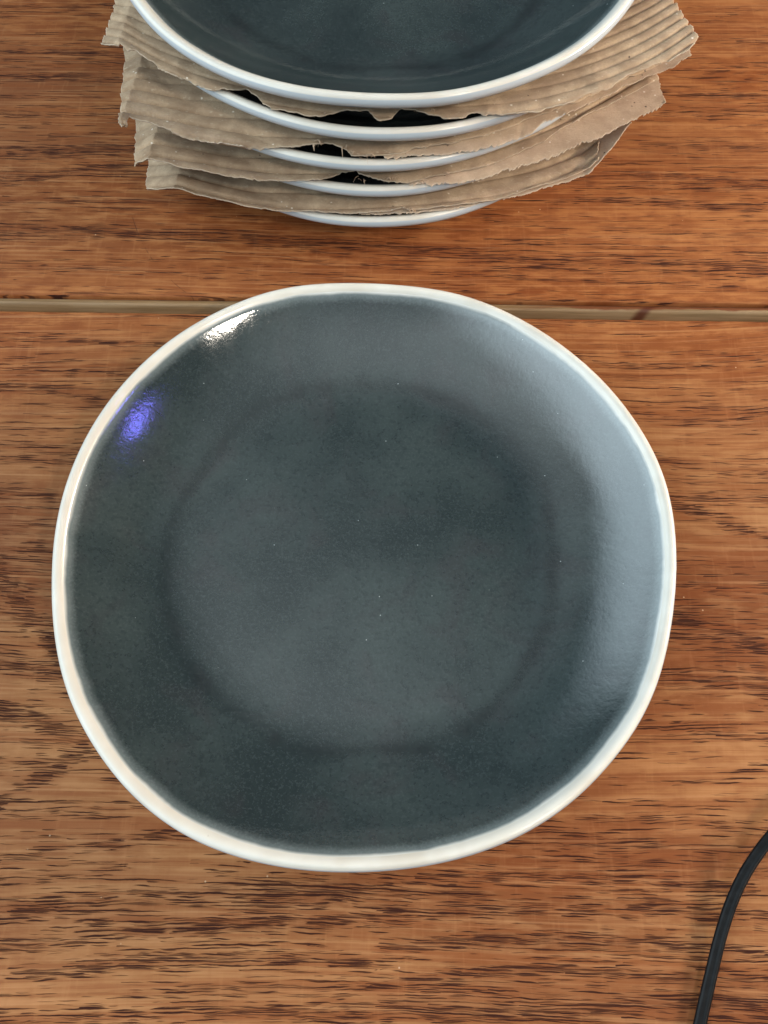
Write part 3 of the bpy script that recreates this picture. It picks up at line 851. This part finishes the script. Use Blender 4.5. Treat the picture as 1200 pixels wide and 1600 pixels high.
# sheet 3
o3 = [(211, 262), (215, 256), (230, 249), (250, 252), (280, 262), (320, 270), (360, 277), (400, 283), (450, 286), (500, 284), (520, 276), (535, 268), (556, 266), (575, 275), (600, 284),
      (640, 285), (690, 272), (700, 272), (760, 260), (810, 240), (850, 220), (880, 200), (950, 167), (1000, 140), (1030, 122)]
i3 = [(207, 150), (300, 130), (420, 140), (620, 150), (800, 120), (920, 80), (1016, 60)]
sheet_part('fluted_face', 2, o3, i3, roots[2], M_FLUTE, 0.0076, 0.0022, 0.0004, 0, (fold_at((238, 225), 2), -0.8, 0.2, 0), 13, 1.0, phase=0.35)
l3 = [(640, 290), (665, 287), (700, 289), (750, 278), (800, 265), (850, 250), (920, 220), (960, 203), (990, 188), (1020, 172), (1040, 160)]
li3 = [(640, 220), (720, 215), (800, 190), (900, 150), (960, 130), (1032, 118)]
sheet_part('paper_liner', 2, l3, li3, roots[2], M_LINER, 1, 0, 0.0003, -0.0010, None, 23, 2.2, nu=420, nv=40)
# sheet 4
o4 = [(228, 297), (245, 298), (262, 296), (278, 297), (310, 306), (340, 313), (380, 321), (420, 328), (480, 331), (540, 333), (590, 333), (610, 330), (628, 325), (640, 331), (660, 328), (690, 324),
      (720, 321), (760, 314), (800, 305), (850, 291), (885, 281), (920, 264), (935, 252)]
i4 = [(228, 210), (300, 190), (420, 190), (620, 200), (800, 170), (880, 150), (942, 130)]
sheet_part('fluted_face', 3, o4, i4, roots[3], M_FLUTE, 0.0076, 0.0022, 0.0004, 0, (fold_at((277, 280), 3), -0.65, fold_at((915, 260), 3), 0.5), 14, 0.8, phase=0.6)
l4 = [(560, 336), (620, 333), (680, 330), (740, 320), (800, 308), (850, 295), (890, 283), (921, 270), (938, 252), (958, 228), (975, 205), (988, 189)]
li4 = [(560, 280), (640, 270), (740, 250), (820, 220), (880, 190), (950, 150)]
sheet_part('paper_liner', 3, l4, li4, roots[3], M_LINER, 1, 0, 0.0003, -0.0010, (-0.3, 0, fold_at((915, 260), 3), 0.5), 24, 1.2, nu=420, nv=40)

shreds(0, [(575, 172), (583, 180), (660, 176)], roots[0], 5, 2, M_LINER, 0.004)
shreds(1, [(560, 244), (572, 246), (545, 238), (500, 228)], roots[1], 6, 3, M_LINER, 0.0035)
shreds(2, [(560, 280), (570, 284), (612, 284), (617, 282), (655, 283), (668, 281), (690, 276)], roots[2], 8, 3, M_LINER, 0.004)
shreds(3, [(632, 329), (645, 330)], roots[3], 9, 6, M_LINER, 0.003)

# ------------------------------------------------------------------ black twin-core cable
cz = [(1080, 1720, 0.0016), (1084, 1650, 0.0016), (1098, 1580, 0.0018), (1114, 1510, 0.0022), (1128, 1455, 0.0028), (1147, 1400, 0.0036), (1170, 1355, 0.0048), (1205, 1307, 0.0066), (1250, 1262, 0.0080), (1310, 1220, 0.0080), (1400, 1180, 0.006), (1500, 1150, 0.0018), (1700, 1110, 0.0016)]
path = np.array([back([(a, b)], z)[0] for a, b, z in cz])
path = spline(path, 220)
path[:, 2] = np.maximum(path[:, 2], 0.00165)
tan = np.gradient(path, axis=0); tan /= np.linalg.norm(tan, axis=1)[:, None]
NS = 28
V = []
base = path[0]
for i, (p, t) in enumerate(zip(path, tan)):
    side = np.cross(t, [0, 0, 1.0]); side /= np.linalg.norm(side); upv = np.cross(side, t)
    roll = 0.15 + 0.25 * math.sin(i * 0.02)
    s_, u_ = side * math.cos(roll) + upv * math.sin(roll), upv * math.cos(roll) - side * math.sin(roll)
    for q in range(NS):
        a = 2 * math.pi * q / NS
        ca, sa = math.cos(a), math.sin(a)
        xx = 0.0018 * np.sign(ca) * abs(ca) ** 0.75
        hh = 0.0011 * (1 - 0.32 * math.exp(-((xx - 0.0003) / 0.00042)**2))
        V.append(p + s_ * xx + u_ * (np.sign(sa) * abs(sa) ** 0.65 * hh))
V = np.array(V)
F = []
for i in range(len(path) - 1):
    for q in range(NS):
        F.append((i * NS + q, i * NS + (q + 1) % NS, (i + 1) * NS + (q + 1) % NS, (i + 1) * NS + q))
F.append(tuple(range(NS))[::-1]); F.append(tuple(range((len(path) - 1) * NS, len(path) * NS)))
cab = mesh_obj('cable', V - base, F, M_CABLE)
cab.location = base
cab['label'] = 'black flat twin-core cable arching off the table near the plate'
cab['category'] = 'cable'
